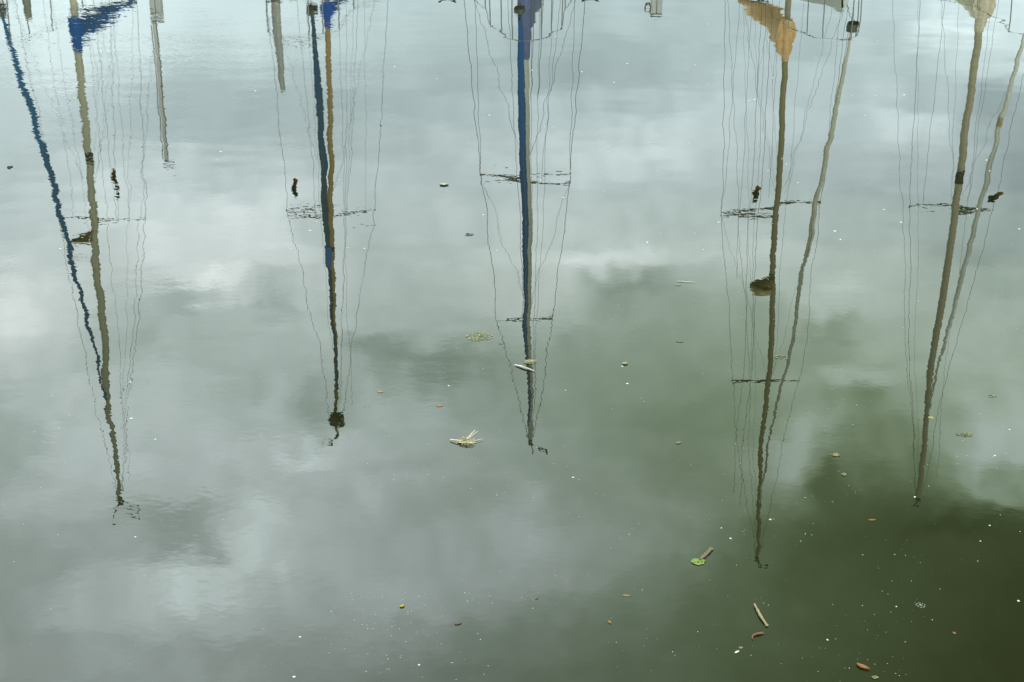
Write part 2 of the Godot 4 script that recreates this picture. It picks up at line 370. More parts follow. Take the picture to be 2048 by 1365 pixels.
func make_water() -> void:
	long_wave.seed = 3
	long_wave.frequency = 1.0
	long_wave.fractal_type = FastNoiseLite.FRACTAL_NONE
	mid_wave.seed = 8
	mid_wave.frequency = 1.0
	mid_wave.fractal_type = FastNoiseLite.FRACTAL_NONE
	ripple.seed = 15
	ripple.frequency = 1.0
	ripple.fractal_octaves = 2
	patch.seed = 31
	patch.frequency = 1.0
	patch.fractal_type = FastNoiseLite.FRACTAL_NONE
	var rows := 1350
	var cols := 640
	var z0 := 2.4
	var z1 := 24.0
	var v := PackedVector3Array()
	var n := PackedVector3Array()
	var i := PackedInt32Array()
	v.resize(rows * cols)
	n.resize(rows * cols)
	for r in rows:
		var z := -z0 * pow(z1 / z0, float(r) / (rows - 1))
		var half := -0.47 * z + 0.6
		for c in cols:
			var q := float(c) / (cols - 1) * 2.0 - 1.0
			var x := half * q
			var edge := smoothstep(1.0, 0.94, absf(q)) * smoothstep(0.0, 0.02, float(r) / rows) * smoothstep(1.0, 0.98, float(r) / (rows - 1))
			var k := rough(x, z) 
			var y := wave(x, z, k)
			var at_x := wave(x + 0.002, z, k)
			var at_z := wave(x, z + 0.002, k)
			v[r * cols + c] = Vector3(x, y * edge, z)
			n[r * cols + c] = Vector3((y - at_x) / 0.002 * edge, 1.0, (y - at_z) / 0.002 * edge).normalized()
	i.resize((rows - 1) * (cols - 1) * 6)
	var at := 0
	for r in rows - 1:
		for c in cols - 1:
			var k := r * cols + c
			i[at] = k
			i[at + 1] = k + cols
			i[at + 2] = k + 1
			i[at + 3] = k + 1
			i[at + 4] = k + cols
			i[at + 5] = k + cols + 1
			at += 6
	# the calm rest of the basin, out to the horizon
	var far := 900.0
	var nl := v[0]
	var nr := v[cols - 1]
	var fl := v[(rows - 1) * cols]
	var fr := v[rows * cols - 1]
	var base := v.size()
	v.append_array([nl, nr, fl, fr, Vector3(-far, 0, far), Vector3(far, 0, far), Vector3(-far, 0, -far), Vector3(far, 0, -far)])
	for k in 8:
		n.append(Vector3.UP)
	for f in [[0, 1, 5, 4], [2, 6, 7, 3], [0, 4, 6, 2], [1, 3, 7, 5]]:
		i.append_array([base + f[0], base + f[1], base + f[2], base + f[0], base + f[2], base + f[3]])
	var a := []
	a.resize(Mesh.ARRAY_MAX)
	a[Mesh.ARRAY_VERTEX] = v
	a[Mesh.ARRAY_NORMAL] = n
	a[Mesh.ARRAY_INDEX] = i
	var m := ArrayMesh.new()
	m.add_surface_from_arrays(Mesh.PRIMITIVE_TRIANGLES, a)
	var o := MeshInstance3D.new()
	o.name = "water"
	o.mesh = m
	var w := StandardMaterial3D.new()
	w.albedo_color = Color(0.0112, 0.0120, 0.0033).linear_to_srgb()
	w.roughness = 0.0
	w.metallic_specular = 0.417
	o.material_override = w
	add_child(o)
	o.set_meta("kind", "structure")
	o.set_meta("label", "calm murky green harbour water mirroring masts and clouds")

# ---------------------------------------------------------------- boats
func wire(called: String, pts: Array, r: float, m: Material, parent: Node3D) -> void:
	var s := Shape.new()
	s.tube(pts, r, 5)
	part(called, s, m, parent)

func curve(pts: Array, steps := 6) -> Array:
	var c := Curve3D.new()
	for k in pts.size():
		var before: Vector3 = pts[maxi(k - 1, 0)]
		var after: Vector3 = pts[mini(k + 1, pts.size() - 1)]
		var t := (after - before) / 6.0
		c.add_point(pts[k], -t, t)
	var out := []
	for k in (pts.size() - 1) * steps + 1:
		out.append(c.sample(k / steps, float(k % steps) / steps) if k < (pts.size() - 1) * steps else pts[pts.size() - 1])
	return out

func hull_half(t: float, beam: float) -> float:
	# t from 0 at the stem to 1 at the transom
	return beam * (pow(sin(minf(t * 1.75, PI / 2.0)), 0.85)) * (1.0 - 0.28 * smoothstep(0.6, 1.0, t))

func sailboat(d: Dictionary) -> void:
	var base := Vector3(d.x, 0, -28.5)
	var b := thing("sailboat", d.label, "sailboat", base, "sailboats moored bow in along the pontoon")
	var steel := mat(0.20, 0.20, 0.19, 0.45, 0.3)
	var rope := mat(0.10, 0.09, 0.07, 0.9)
	var beam := 1.45
	var bow := 4.75
	var stern := -5.0
	# hull
	var rings := []
	for k in 15:
		var t := k / 14.0
		var z := lerpf(bow, stern, t)
		var w := maxf(hull_half(t, beam), 0.02)
		var top := lerpf(d.get("free", 0.60), 0.55, smoothstep(0.0, 0.6, t))
		var rake := 0.35 * (1.0 - smoothstep(0.0, 0.25, t))
		var ring := []
		for p in [[-1.0, 1.0], [-0.95, 0.55], [-0.8, 0.1], [-0.45, -0.35], [0.0, -0.55], [0.45, -0.35], [0.8, 0.1], [0.95, 0.55], [1.0, 1.0]]:
			var y: float = p[1] * (top if p[1] > 0.0 else 0.7)
			ring.append(Vector3(w * p[0], y, z - rake * (1.0 - p[1])))
		rings.append(ring)
	var s := Shape.new()
	s.loft(rings, false, true)
	part("hull", s, mat(d.hull[0], d.hull[1], d.hull[2], 0.25), b)
	s = Shape.new()
	var deck := []
	for ring in rings:
		deck.append([ring[0] + Vector3(0.02, -0.03, 0), Vector3(0, ring[0].y + 0.02, ring[0].z), ring[8] + Vector3(-0.02, -0.03, 0)])
	s.loft(deck, false, false)
	part("deck", s, mat(0.55, 0.54, 0.50, 0.7), b)
	s = Shape.new()
	var cab := []
	for k in 6:
		var t := k / 5.0
		var w := lerpf(0.45, 0.85, smoothstep(0.0, 0.7, t))
		var hh := lerpf(0.60, 0.82, smoothstep(0.0, 0.45, t))
		cab.append([Vector3(-w, 0.5, 2.4 - 4.2 * t), Vector3(-w * 0.9, hh, 2.4 - 4.2 * t), Vector3(0, hh + 0.06, 2.4 - 4.2 * t), Vector3(w * 0.9, hh, 2.4 - 4.2 * t), Vector3(w, 0.5, 2.4 - 4.2 * t)])
	s.loft(cab, false, true)
	var cabin := part("cabin", s, mat(0.62, 0.61, 0.57, 0.4), b)
	for side in [-1.0, 1.0]:
		s = Shape.new()
		s.box(Vector3(side * 0.83, 0.70, 0.0), Vector3(0.03, 0.1, 1.4), Basis(), 0.01)
		part("window", s, mat(0.02, 0.025, 0.03, 0.1), cabin)
	# mast
	var top: Vector3 = d.top - base
	var foot := Vector3(0, 0.78, 0)
	var along := func(y: float) -> Vector3: return foot.lerp(top, (y - foot.y) / (top.y - foot.y))
	var metal: StandardMaterial3D = mat(d.mast[0], d.mast[1], d.mast[2], 0.5, 0.0, 0.2, 3.0)
	s = Shape.new()
	var pts := []
	var radii := []
	for k in 13:
		var t := k / 12.0
		pts.append(foot.lerp(top, t))
		radii.append(d.thick * (1.0 - 0.30 * smoothstep(0.55, 1.0, t)))
	s.tube(pts, radii, 14)
	var mast := part("mast", s, metal, b)
	s = Shape.new()
	var slot := []
	for p in pts:
		slot.append(p + Vector3(0, 0, -d.thick * 0.92))
	s.tube(slot, 0.016, 4)
	part("sail_track", s, mat(0.08, 0.08, 0.075, 0.6), mast)
	for y in d.get("collars", []):
		s = Shape.new()
		var c: Vector3 = along.call(y)
		s.tube([c + Vector3(0, -0.09, 0), c + Vector3(0, 0.09, 0)], d.thick * 1.12, 14)
		part("collar", s, mat(0.015, 0.014, 0.012, 0.7), mast)
	# spreaders and shrouds
	var wires := mat(0.10, 0.10, 0.092, 0.5)
	var tips := []
	for sp in d.spreaders:
		var pair := []
		for e in 2:
			var tip: Vector3 = sp[e] - base
			var root: Vector3 = along.call(tip.y - 0.02)
			s = Shape.new()
			s.tube([root, root.lerp(tip, 0.5), tip], [0.028, 0.024, 0.016], 7)
			s.ball(tip, Vector3.ONE * 0.025, 4, 6)
			part("spreader", s, mat(0.13, 0.12, 0.09, 0.5, 0.2), mast)
			pair.append(tip)
		tips.append(pair)
	for e in 2:
		var side := -1.0 if e == 0 else 1.0
		var plate := Vector3(side * 1.25, 0.55, -0.1)
		var cap := [plate]
		for pair in tips:
			cap.append(pair[e])
		cap.append(top + Vector3(side * 0.05, -0.1, 0))
		wire("shroud", cap, d.wire, wires, b)
		if tips.size() > 1:
			wire("shroud", [Vector3(side * 0.98, 0.55, 0.35), tips[0][e] + Vector3(0, -0.04, 0.02)], d.wire * 0.75, wires, b)
		var root: Vector3 = along.call(tips[0][e].y - 0.15)
		wire("lower_shroud", [Vector3(side * 1.15, 0.55, 0.7), root], d.wire * 0.7, wires, b)
		if tips.size() > 1:
			wire("shroud", [tips[0][e], along.call(tips[1][e].y - 0.1)], d.wire * 0.6, wires, b)
		# screws that tighten the shrouds
		s = Shape.new()
		s.tube([plate, plate.lerp(cap[1], 0.07)], 0.022, 6)
		part("turnbuckle", s, steel, b)
	wire("backstay", [top + Vector3(0, 0, -0.06), Vector3(d.get("stay", 0.3), 0.55, stern + 0.1)], d.wire * 0.8, wires, b)
	# furled foresail round its stay
	var tack: Vector3 = d.tack - base
	var head: Vector3 = d.head - base
	wire("forestay", [tack + Vector3(0, 0.58 - tack.y, 0.09), head + (head - tack).normalized() * 0.35], d.wire, wires, b)
	s = Shape.new()
	pts = []
	radii = []
	var turns := 64
	var wobble := FastNoiseLite.new()
	wobble.seed = int(d.x * 10.0)
	for k in turns + 1:
		var t := float(k) / turns
		pts.append(tack.lerp(head, t) + Vector3(0, 0, -0.16 * sin(PI * t)))
		var r: float = lerpf(0.5, 1.0, smoothstep(0.0, 0.14, t)) * lerpf(1.0, 0.42, smoothstep(0.25, 1.0, t))
		radii.append(d.roll * r * (1.0 + 0.14 * wobble.get_noise_1d(k * 9.0)))
	s.tube(pts, radii, 10, true, 0.10, 0.7)
	var sail := part("furled_foresail", s, mat(d.sail[0], d.sail[1], d.sail[2], 0.85, 0.0, 0.3, 4.0), b)
	for k in d.get("ties", []):
		s = Shape.new()
		var p0: Vector3 = tack.lerp(head, k[0]) + Vector3(0, 0, -0.16 * sin(PI * k[0]))
		var p1: Vector3 = tack.lerp(head, k[1]) + Vector3(0, 0, -0.16 * sin(PI * k[1]))
		s.tube([p0, p0.lerp(p1, 0.5), p1], d.roll * 1.08, 10)
		part("band", s, mat(k[2], k[3], k[4], 0.8), sail)
	s = Shape.new()
	var down := (tack - head).normalized()
	s.tube([tack + down * 0.06, tack + down * 0.08, tack + down * 0.18, tack + down * 0.20], [0.09, 0.1, 0.1, 0.09], 12)
	part("furling_drum", s, mat(0.03, 0.028, 0.025, 0.5), b)
	# boom and covered mainsail
	var gy: float = d.boom
	var hinge := Vector3(0, gy, -d.thick)
	var tail := Vector3(d.get("swing", 0.0), gy + 0.05, -4.1)
	s = Shape.new()
	s.tube([hinge, hinge.lerp(tail, 0.5), tail], [0.055, 0.06, 0.05], 10)
	part("boom", s, metal, b)
	var floor_part: float = d.get("floor", 0.42)
	var cover := []
	for k in 41:
		var t := k / 40.0
		var c := hinge.lerp(tail, t) + Vector3(0, 0, d.thick * 1.9 * (1.0 - smoothstep(0.0, 0.12, t)))
		var hh: float = d.cover_height * (floor_part + (1.0 - floor_part) * pow(1.0 - t, 2.2)) * (1.0 + 0.02 * sin(k * 0.9) + 0.015 * sin(k * 2.3))
		var ww: float = d.cover_width * lerpf(1.0, 0.55, t) * (1.0 + 0.05 * sin(k * 0.7 + 1.0) + 0.03 * sin(k * 1.9))
		var ring := []
		for q in 12:
			var a := TAU * q / 12.0
			var narrow := 1.0 - 0.45 * clampf(cos(a), 0.0, 1.0)
			ring.append(c + Vector3(sin(a) * ww * narrow, (cos(a) * 0.5 + 0.38) * hh, 0))
		cover.append(ring)
	s = Shape.new()
	s.loft(cover, true, true)
	var cm: StandardMaterial3D = mat(d.cover[0], d.cover[1], d.cover[2], 0.9, 0.0, 0.22, 2.5)
	var bag := part("sail_cover", s, cm, b)
	# the collar of the cover wraps the mast and narrows upwards
	s = Shape.new()
	var wrap := []
	for k in 10:
		var t := k / 9.0
		var y := lerpf(gy - 0.06, gy + d.cover_height * 1.02, t)
		var p: Vector3 = along.call(y)
		var rr: float = d.thick * lerpf(1.9, 1.12, pow(t, 1.4)) * (1.0 + 0.06 * sin(k * 2.3))
		var ring := []
		for q in 12:
			var a := TAU * q / 12.0
			ring.append(p + Vector3(sin(a) * rr, 0, cos(a) * rr * 1.1))
		wrap.append(ring)
	s.loft(wrap, true, false)
	part("collar_wrap", s, cm, bag)
	for k in 4:
		var p := hinge.lerp(tail, 0.2 + 0.2 * k)
		s = Shape.new()
		var loop := []
		for q in 11:
			var a := TAU * q / 10.0
			var grow: float = d.cover_height * (floor_part + (1.0 - floor_part) * pow(0.8 - 0.2 * k, 2.2))
			loop.append(p + Vector3(sin(a) * d.cover_width * 0.9 * (1.0 - 0.4 * clampf(cos(a), 0.0, 1.0)), (cos(a) * 0.52 + 0.38) * grow, 0.02 * k))
		s.tube(loop, 0.007, 5, false)
		part("sail_tie", s, cm, bag)
	# lines: halyards along the mast, lazy jacks, topping lift
	for l in d.get("lines", []):
		var p0: Vector3 = l[0]
		var p1: Vector3 = l[1]
		wire("halyard", [p0, p1], d.wire * l[2], rope, b)
	for e in [-1.0, 1.0] if d.get("jacks", false) else []:
		var jack: Vector3 = along.call(d.spreaders[0][0].y * 0.92)
		var split := hinge.lerp(tail, 0.35) + Vector3(e * 0.16, 1.5, 0)
		wire("lazy_jack", [jack, split], d.wire * 0.5, rope, b)
		wire("lazy_jack", [split, hinge.lerp(tail, 0.25) + Vector3(e * 0.1, 0.05, 0)], d.wire * 0.5, rope, b)
		wire("lazy_jack", [split, hinge.lerp(tail, 0.6) + Vector3(e * 0.1, 0.05, 0)], d.wire * 0.5, rope, b)
	wire("topping_lift", [top + Vector3(0.04, -0.05, -0.08), tail], d.wire * 0.55, rope, b)
	# pulpit, stanchions, lifelines
	var rail := mat(0.28, 0.27, 0.25, 0.35, 0.6)
	var ph: float = d.get("pulpit", 1.32)
	s = Shape.new()
	s.tube(curve([Vector3(-0.62, ph - 0.03, 3.45), Vector3(-0.46, ph, 4.0), Vector3(-0.26, ph + 0.01, 4.5), Vector3(0, ph + 0.02, 4.66), Vector3(0.26, ph + 0.01, 4.5), Vector3(0.46, ph, 4.0), Vector3(0.62, ph - 0.03, 3.45)]), 0.009, 7)
	var pulpit := part("pulpit", s, rail, b)
	for e in [-1.0, 1.0]:
		for q in [[0.62, 3.45], [0.42, 4.1], [0.24, 4.52]]:
			s = Shape.new()
			s.tube([Vector3(e * q[0] * 1.02, 0.55, q[1] - 0.05), Vector3(e * q[0], ph - 0.01, q[1])], 0.011, 6)
			part("pulpit_leg", s, rail, pulpit)
		var line := [Vector3(e * 0.62, ph - 0.05, 3.45)]
		for q in [1.9, 0.3, -1.4, -3.0]:
			var t: float = (bow - q) / (bow - stern)
			var foot_at := Vector3(e * (hull_half(t, beam) - 0.06), 0.55, q)
			s = Shape.new()
			s.tube([foot_at, foot_at + Vector3(0, 0.62, 0)], 0.013, 6)
			part("stanchion", s, rail, b)
			line.append(foot_at + Vector3(0, 0.60, 0))
		wire("lifeline", line, 0.006, wires, b)
	# masthead
	s = Shape.new()
	s.box(top + Vector3(0, 0.03, 0), Vector3(d.thick * 1.5, 0.07, d.thick * 2.4), Basis(), 0.01)
	var cap_part := part("masthead", s, mat(0.05, 0.05, 0.045, 0.5), mast)
	s = Shape.new()
	var vane: float = d.get("vane", 0.25)
	s.tube([top + Vector3(0, 0.05, 0.05), top + Vector3(vane * 0.8, 0.12, 0.1), top + Vector3(vane, 0.16, 0.1)], 0.012, 6)
	s.tube([top + Vector3(vane - 0.1, 0.17, 0.1), top + Vector3(vane + 0.1, 0.17, 0.1)], 0.012, 6)
	s.ball(top + Vector3(vane + 0.1, 0.18, 0.1), Vector3(0.035, 0.05, 0.035), 4, 6)
	part("wind_vane", s, mat(0.02, 0.02, 0.018, 0.6), cap_part)
	s = Shape.new()
	var whip: float = d.get("whip", 0.3)
	s.tube([top, top + Vector3(d.get("whip_lean", 0.0) * 0.6, whip * 0.5, 0), top + Vector3(d.get("whip_lean", 0.0), whip, 0)], [0.018, 0.014, 0.01], 6)
	part("antenna", s, mat(0.03, 0.03, 0.028, 0.6), cap_part)
	if d.has("radar"):
		var rc: Vector3 = d.radar - base
		var rb: Vector3 = along.call(rc.y - 0.22)
		s = Shape.new()
		s.loft([[rb + Vector3(-0.05, 0, 0), rb + Vector3(0.05, 0, 0), rb + Vector3(0.05, 0, 0.1), rb + Vector3(-0.05, 0, 0.1)], [rc + Vector3(-0.17, -0.02, -0.15), rc + Vector3(0.17, -0.02, -0.15), rc + Vector3(0.17, -0.02, 0.15), rc + Vector3(-0.17, -0.02, 0.15)]], true, true)
		var arm := part("radar_bracket", s, mat(0.24, 0.18, 0.08, 0.7), mast)
		s = Shape.new()
		var dome := []
		for q in [[0.0, 0.12], [0.015, 0.21], [0.07, 0.235], [0.15, 0.225], [0.2, 0.16], [0.215, 0.02]]:
			var ring := []
			for k in 16:
				ring.append(rc + Vector3(cos(TAU * k / 16.0) * q[1], q[0] * 0.75, sin(TAU * k / 16.0) * q[1]))
			dome.append(ring)
		s.loft(dome, true, true)
		part("radar_dome", s, mat(0.36, 0.28, 0.14, 0.5), arm)
	if d.has("reflector"):
		var rc: Vector3 = d.reflector - base
		s = Shape.new()
		s.box(rc, Vector3(0.26, 0.17, 0.2), Basis(Vector3.BACK, 0.06), 0.015)
		s.box(rc + Vector3(0, 0.1, 0), Vector3(0.28, 0.015, 0.22))
		s.box(rc + Vector3(0, -0.1, 0), Vector3(0.28, 0.015, 0.22))
		part("radar_reflector", s, mat(0.03, 0.027, 0.018, 0.6), mast)

func limp_flag(at: Vector3, height: float, width: float, blow: float, label: String) -> void:
	var s := Shape.new()
	var rows := 14
	var cols := 10
	var rings := []
	for r in rows + 1:
		var t := float(r) / rows
		var ring := []
		for c in cols + 1:
			var q := float(c) / cols
			var fold := sin(q * 9.0 + t * 1.5) * 0.045 * (1.0 - 0.3 * t)
			var x := width * (q - 0.5) * (0.35 + 0.65 * sin(PI * clampf(t * 0.9 + 0.08, 0.0, 1.0))) + blow * t
			ring.append(Vector3(x + 0.02 * sin(t * 11.0), -height * (t + 0.12 * q * t), fold))
		# back of the cloth, a few millimetres behind
		for c in cols + 1:
			ring.append(ring[cols - c] + Vector3(0, 0, -0.004))
		rings.append(ring)
	s.loft(rings, true, true)
	for p in s.v:
		var f := p.y / -height + p.x * 1.2
		s.c.append(Color(0.012, 0.011, 0.011) if f < 0.55 else (Color(0.12, 0.02, 0.012) if f < 0.8 else Color(0.22, 0.14, 0.02)))
	single("flag", s, painted(0.95), label, "flag", at)

# ---------------------------------------------------------------- pontoon
func make_pontoon() -> void:
	var p := thing("pontoon", "low timber decked floating pontoon in front of the moored bows", "pontoon", Vector3(0, 0, -23.05))
	var s := Shape.new()
	s.box(Vector3(0, 0.06, 0), Vector3(25, 0.44, 1.2), Basis(), 0.02)
	part("float", s, mat(0.30, 0.29, 0.27, 0.9, 0.0, 0.4, 1.0), p)
	for k in 9:
		s = Shape.new()
		s.box(Vector3(0, 0.30, -0.56 + 0.14 * k), Vector3(25, 0.03, 0.13), Basis(), 0.005)
		part("plank", s, mat(0.22, 0.17, 0.12, 0.85, 0.0, 0.4, 1.5), p)
	var which := ["iron mooring cleat on the pontoon near the leaning grey post", "iron mooring cleat on the pontoon left of the bow with the grey violet cover", "iron mooring cleat on the pontoon between service pedestal and blue foresail bow", "iron mooring cleat on the pontoon before the boat with the tan sail cover"]
	var xs := [-3.71, -1.01, 1.22, 3.88]
	for k in 4:
		var c := thing("mooring_cleat", which[k], "cleat", Vector3(xs[k], 0.315, -22.58), "mooring cleats on the pontoon edge")
		var iron := mat(0.10, 0.055, 0.03, 0.7, 0.3, 0.4, 12.0)
		s = Shape.new()
		s.tube(curve([Vector3(-0.14, 0.195, 0), Vector3(-0.07, 0.165, 0), Vector3(0, 0.155, 0), Vector3(0.07, 0.165, 0), Vector3(0.14, 0.195, 0)], 3), [0.006, 0.012, 0.014, 0.016, 0.018, 0.019, 0.02, 0.019, 0.018, 0.016, 0.014, 0.012, 0.006], 8)
		part("horn", s, iron, c)
		for e in [-1.0, 1.0]:
			s = Shape.new()
			s.tube([Vector3(e * 0.055, 0.0, 0), Vector3(e * 0.035, 0.08, 0), Vector3(e * 0.03, 0.16, 0)], [0.03, 0.018, 0.02], 8)
			part("leg", s, iron, c)
	var spots := [[-5.62, "grey service pedestal on the pontoon beside the slender pole"], [2.28, "grey service pedestal on the pontoon with a coiled cable on its side"]]
	for k in 2:
		var q := thing("service_pedestal", spots[k][1], "pedestal", Vector3(spots[k][0], 0.315, -22.85), "service pedestals on the pontoon")
		var grey := mat(0.60, 0.61, 0.59, 0.5, 0.0, 0.2, 5.0)
		for e in [-1.0, 1.0]:
			s = Shape.new()
			s.box(Vector3(e * 0.046, 0.2, 0), Vector3(0.082, 0.40, 0.15), Basis(), 0.008)
			part("panel", s, grey, q)
		s = Shape.new()
		s.box(Vector3(0, 0.2, -0.004), Vector3(0.06, 0.39, 0.12))
		part("core", s, mat(0.03, 0.03, 0.03, 0.7), q)
		s = Shape.new()
		s.box(Vector3(0, 0.41, 0), Vector3(0.185, 0.02, 0.17), Basis(), 0.004)
		part("rim", s, mat(0.05, 0.045, 0.04, 0.6), q)
		s = Shape.new()
		s.box(Vector3(0, 0.445, 0), Vector3(0.17, 0.05, 0.15), Basis(), 0.006)
		part("lamp_glass", s, mat(0.75, 0.76, 0.74, 0.3), q)
		s = Shape.new()
		s.box(Vector3(0, 0.482, 0), Vector3(0.185, 0.024, 0.17), Basis(), 0.008)
		part("cap", s, mat(0.06, 0.05, 0.045, 0.6), q)
		if k == 1:
			s = Shape.new()
			var coil := []
			for w in 40:
				var a := TAU * w / 13.0
				coil.append(Vector3(-0.14 + 0.045 * cos(a), 0.31 + 0.05 * sin(a), 0.03 + 0.002 * w))
			s.tube(coil, 0.008, 5)
			part("cable", s, mat(0.16, 0.10, 0.05, 0.8), q)
	s = Shape.new()
	s.tube([Vector3(0, 0, 0), Vector3(0.0, 1.0, 0), Vector3(0.02, 1.72, 0)], [0.066, 0.06, 0.042], 12)
	single("mooring_post", s, mat(0.55, 0.54, 0.5, 0.8, 0.0, 0.4, 4.0), "tall pale grey post leaning slightly beside the boat with the bronze mast", "post", Vector3(-3.78, 0.315, -23.2))
	s = Shape.new()
	s.tube([Vector3(0, 0, 0), Vector3(0.0, 0.3, 0), Vector3(0.01, 0.56, 0)], [0.07, 0.065, 0.05], 12)
	single("mooring_post", s, mat(0.36, 0.35, 0.31, 0.8, 0.0, 0.5, 4.0), "short grey post on the pontoon before the boat with the radar dome and blue cover", "post", Vector3(-7.78, 0.315, -23.2))
	var l := thing("pole", "slender grey pole with a small crossbar at its tip, standing on the pontoon", "pole", Vector3(-5.78, 0.315, -23.3))
	s = Shape.new()
	s.tube([Vector3.ZERO, Vector3(0, 1.6, 0), Vector3(0.0, 3.02, 0)], [0.036, 0.032, 0.022], 10)
	part("shaft", s, mat(0.62, 0.61, 0.57, 0.6), l)
	for e in [-0.045, 0.042]:
		s = Shape.new()
		s.tube([Vector3(e, 0.6, 0.05), Vector3(e, 2.95, 0.03)], 0.008, 5)
		part("conduit", s, mat(0.13, 0.09, 0.06, 0.8), l)
	s = Shape.new()
	s.tube([Vector3(-0.05, 3.0, 0.02), Vector3(0.14, 3.02, 0.02)], 0.016, 6)
	part("crossbar", s, mat(0.10, 0.08, 0.06, 0.7), l)

# ---------------------------------------------------------------- floating debris
func leaf_shape(length: float, width: float, curl: float, tip := 1.0) -> Shape:
	var s := Shape.new()
	var rings := []
	var nl := 10
	var nw := 5
	for k in nl + 1:
		var t := float(k) / nl
		var w: float = maxf(width * 0.5 * pow(sin(PI * pow(t, 0.85)), tip), width * 0.02)
		w *= 1.0 + 0.10 * sin(t * 17.0 + length * 400.0) + 0.12 * sin(t * 41.0 + length * 900.0)
		var ring := []
		for q in nw + 1:
			var u := float(q) / nw * 2.0 - 1.0
			var y := 0.0006 + curl * length * (u * u * 0.35 + 0.5 * (t - 0.5) * (t - 0.5)) + 0.0006 * sin(t * 23.0 + u * 5.0) - 0.0008 * (1.0 - absf(u))
			ring.append(Vector3((t - 0.5) * length, y, u * w + 0.06 * length * sin(t * 3.0)))
		for q in nw + 1:
			ring.append(ring[nw - q] + Vector3(0, -0.0011, 0))
		rings.append(ring)
	s.loft(rings, true, true)
	return s

func leaf(called: String, label: String, x: float, z: float, length: float, width: float, turn: float, col: Array, curl := 0.12, tip := 1.0) -> void:
	var t := thing(called, label, "leaf", Vector3(x, level(x, z), z))
	t.rotation.y = deg_to_rad(turn)
	part("blade", leaf_shape(length, width, curl, tip), mat(col[0], col[1], col[2], 0.35, 0.0, 0.5, 90.0), t)
	var s := Shape.new()
	var rib := []
	for k in 8:
		var q := k / 7.0
		rib.append(Vector3((q - 0.5) * length * 0.96, 0.0010 + curl * length * 0.5 * (q - 0.5) * (q - 0.5), 0.06 * length * sin(q * 3.0)))
	s.tube(rib, 0.0007, 4)
	part("midrib", s, mat(col[0] * 0.7, col[1] * 0.65, col[2] * 0.6, 0.7), t)

func straw(s: Shape, spread: Vector2, count: int, lo: float, hi: float, r: float, lift := 0.004) -> void:
	for k in count:
		var a := rng.randf() * TAU
		var q := sqrt(rng.randf())
		var at := Vector3(cos(a) * spread.x * q, 0.001 + rng.randf() * lift * (1.2 - q), sin(a) * spread.y * q)
		var w := rng.randf() * TAU
		var l := rng.randf_range(lo, hi)
		var dir := Vector3(cos(w), rng.randf_range(-0.12, 0.2), sin(w) * 0.8) * l * 0.5
		var bend := Vector3(rng.randf_range(-1, 1), 0.1, rng.randf_range(-1, 1)) * l * 0.22
		var twist := Vector3(rng.randf_range(-1, 1), -0.05, rng.randf_range(-1, 1)) * l * 0.14
		s.tube([at - dir, at - dir * 0.3 + bend, at + dir * 0.4 + twist, at + dir], r * rng.randf_range(0.5, 1.2), 4)

func tussock(called: String, label: String, category: String, x: float, z: float, spread: Vector2, count: int, lo: float, hi: float, r: float, col: Array, stems: Array, lift := 0.004) -> Node3D:
	var t := thing(called, label, category, Vector3(x, level(x, z), z))
	for q in 3:
		var s := Shape.new()
		straw(s, spread, count / 3, lo, hi, r, lift)
		var k: Array = [[1.1, 1.08, 1.05], [0.75, 0.66, 0.5], [0.38, 0.36, 0.30]][q]
		var o := part("tangle", s, mat(col[0] * k[0], col[1] * k[1], col[2] * k[2], 0.7), t)
		o.set_meta("kind", "stuff")
	for st in stems:
		var s := Shape.new()
		var a: Vector3 = st[0]
		var b: Vector3 = st[1]
		s.tube([a, a.lerp(b, 0.5) + Vector3(0, 0.002, 0.002), b], [st[2], st[2], st[2] * 0.6], 6)
		part("stem", s, mat(col[0] * 1.15, col[1] * 1.05, col[2], 0.8), t)
	return t

func stick(called: String, label: String, category: String, x: float, z: float, pts: Array, radii: Array, m: Material) -> Node3D:
	var t := thing(called, label, category, Vector3(x, level(x, z), z))
	var s := Shape.new()
	var fine := curve(pts, 5)
	var rr := []
	for k in fine.size():
		var q := float(k) / (fine.size() - 1) * (radii.size() - 1)
		var lo := mini(int(q), radii.size() - 2)
		rr.append(lerpf(radii[lo], radii[lo + 1], q - lo) * rng.randf_range(0.80, 1.15))
		fine[k] += Vector3(rng.randf_range(-1, 1), 0, rng.randf_range(-1, 1)) * radii[lo] * 0.10
	s.tube(fine, rr, 9, true, 0.16, 0.5)
	part("shaft", s, m, t)
	return t

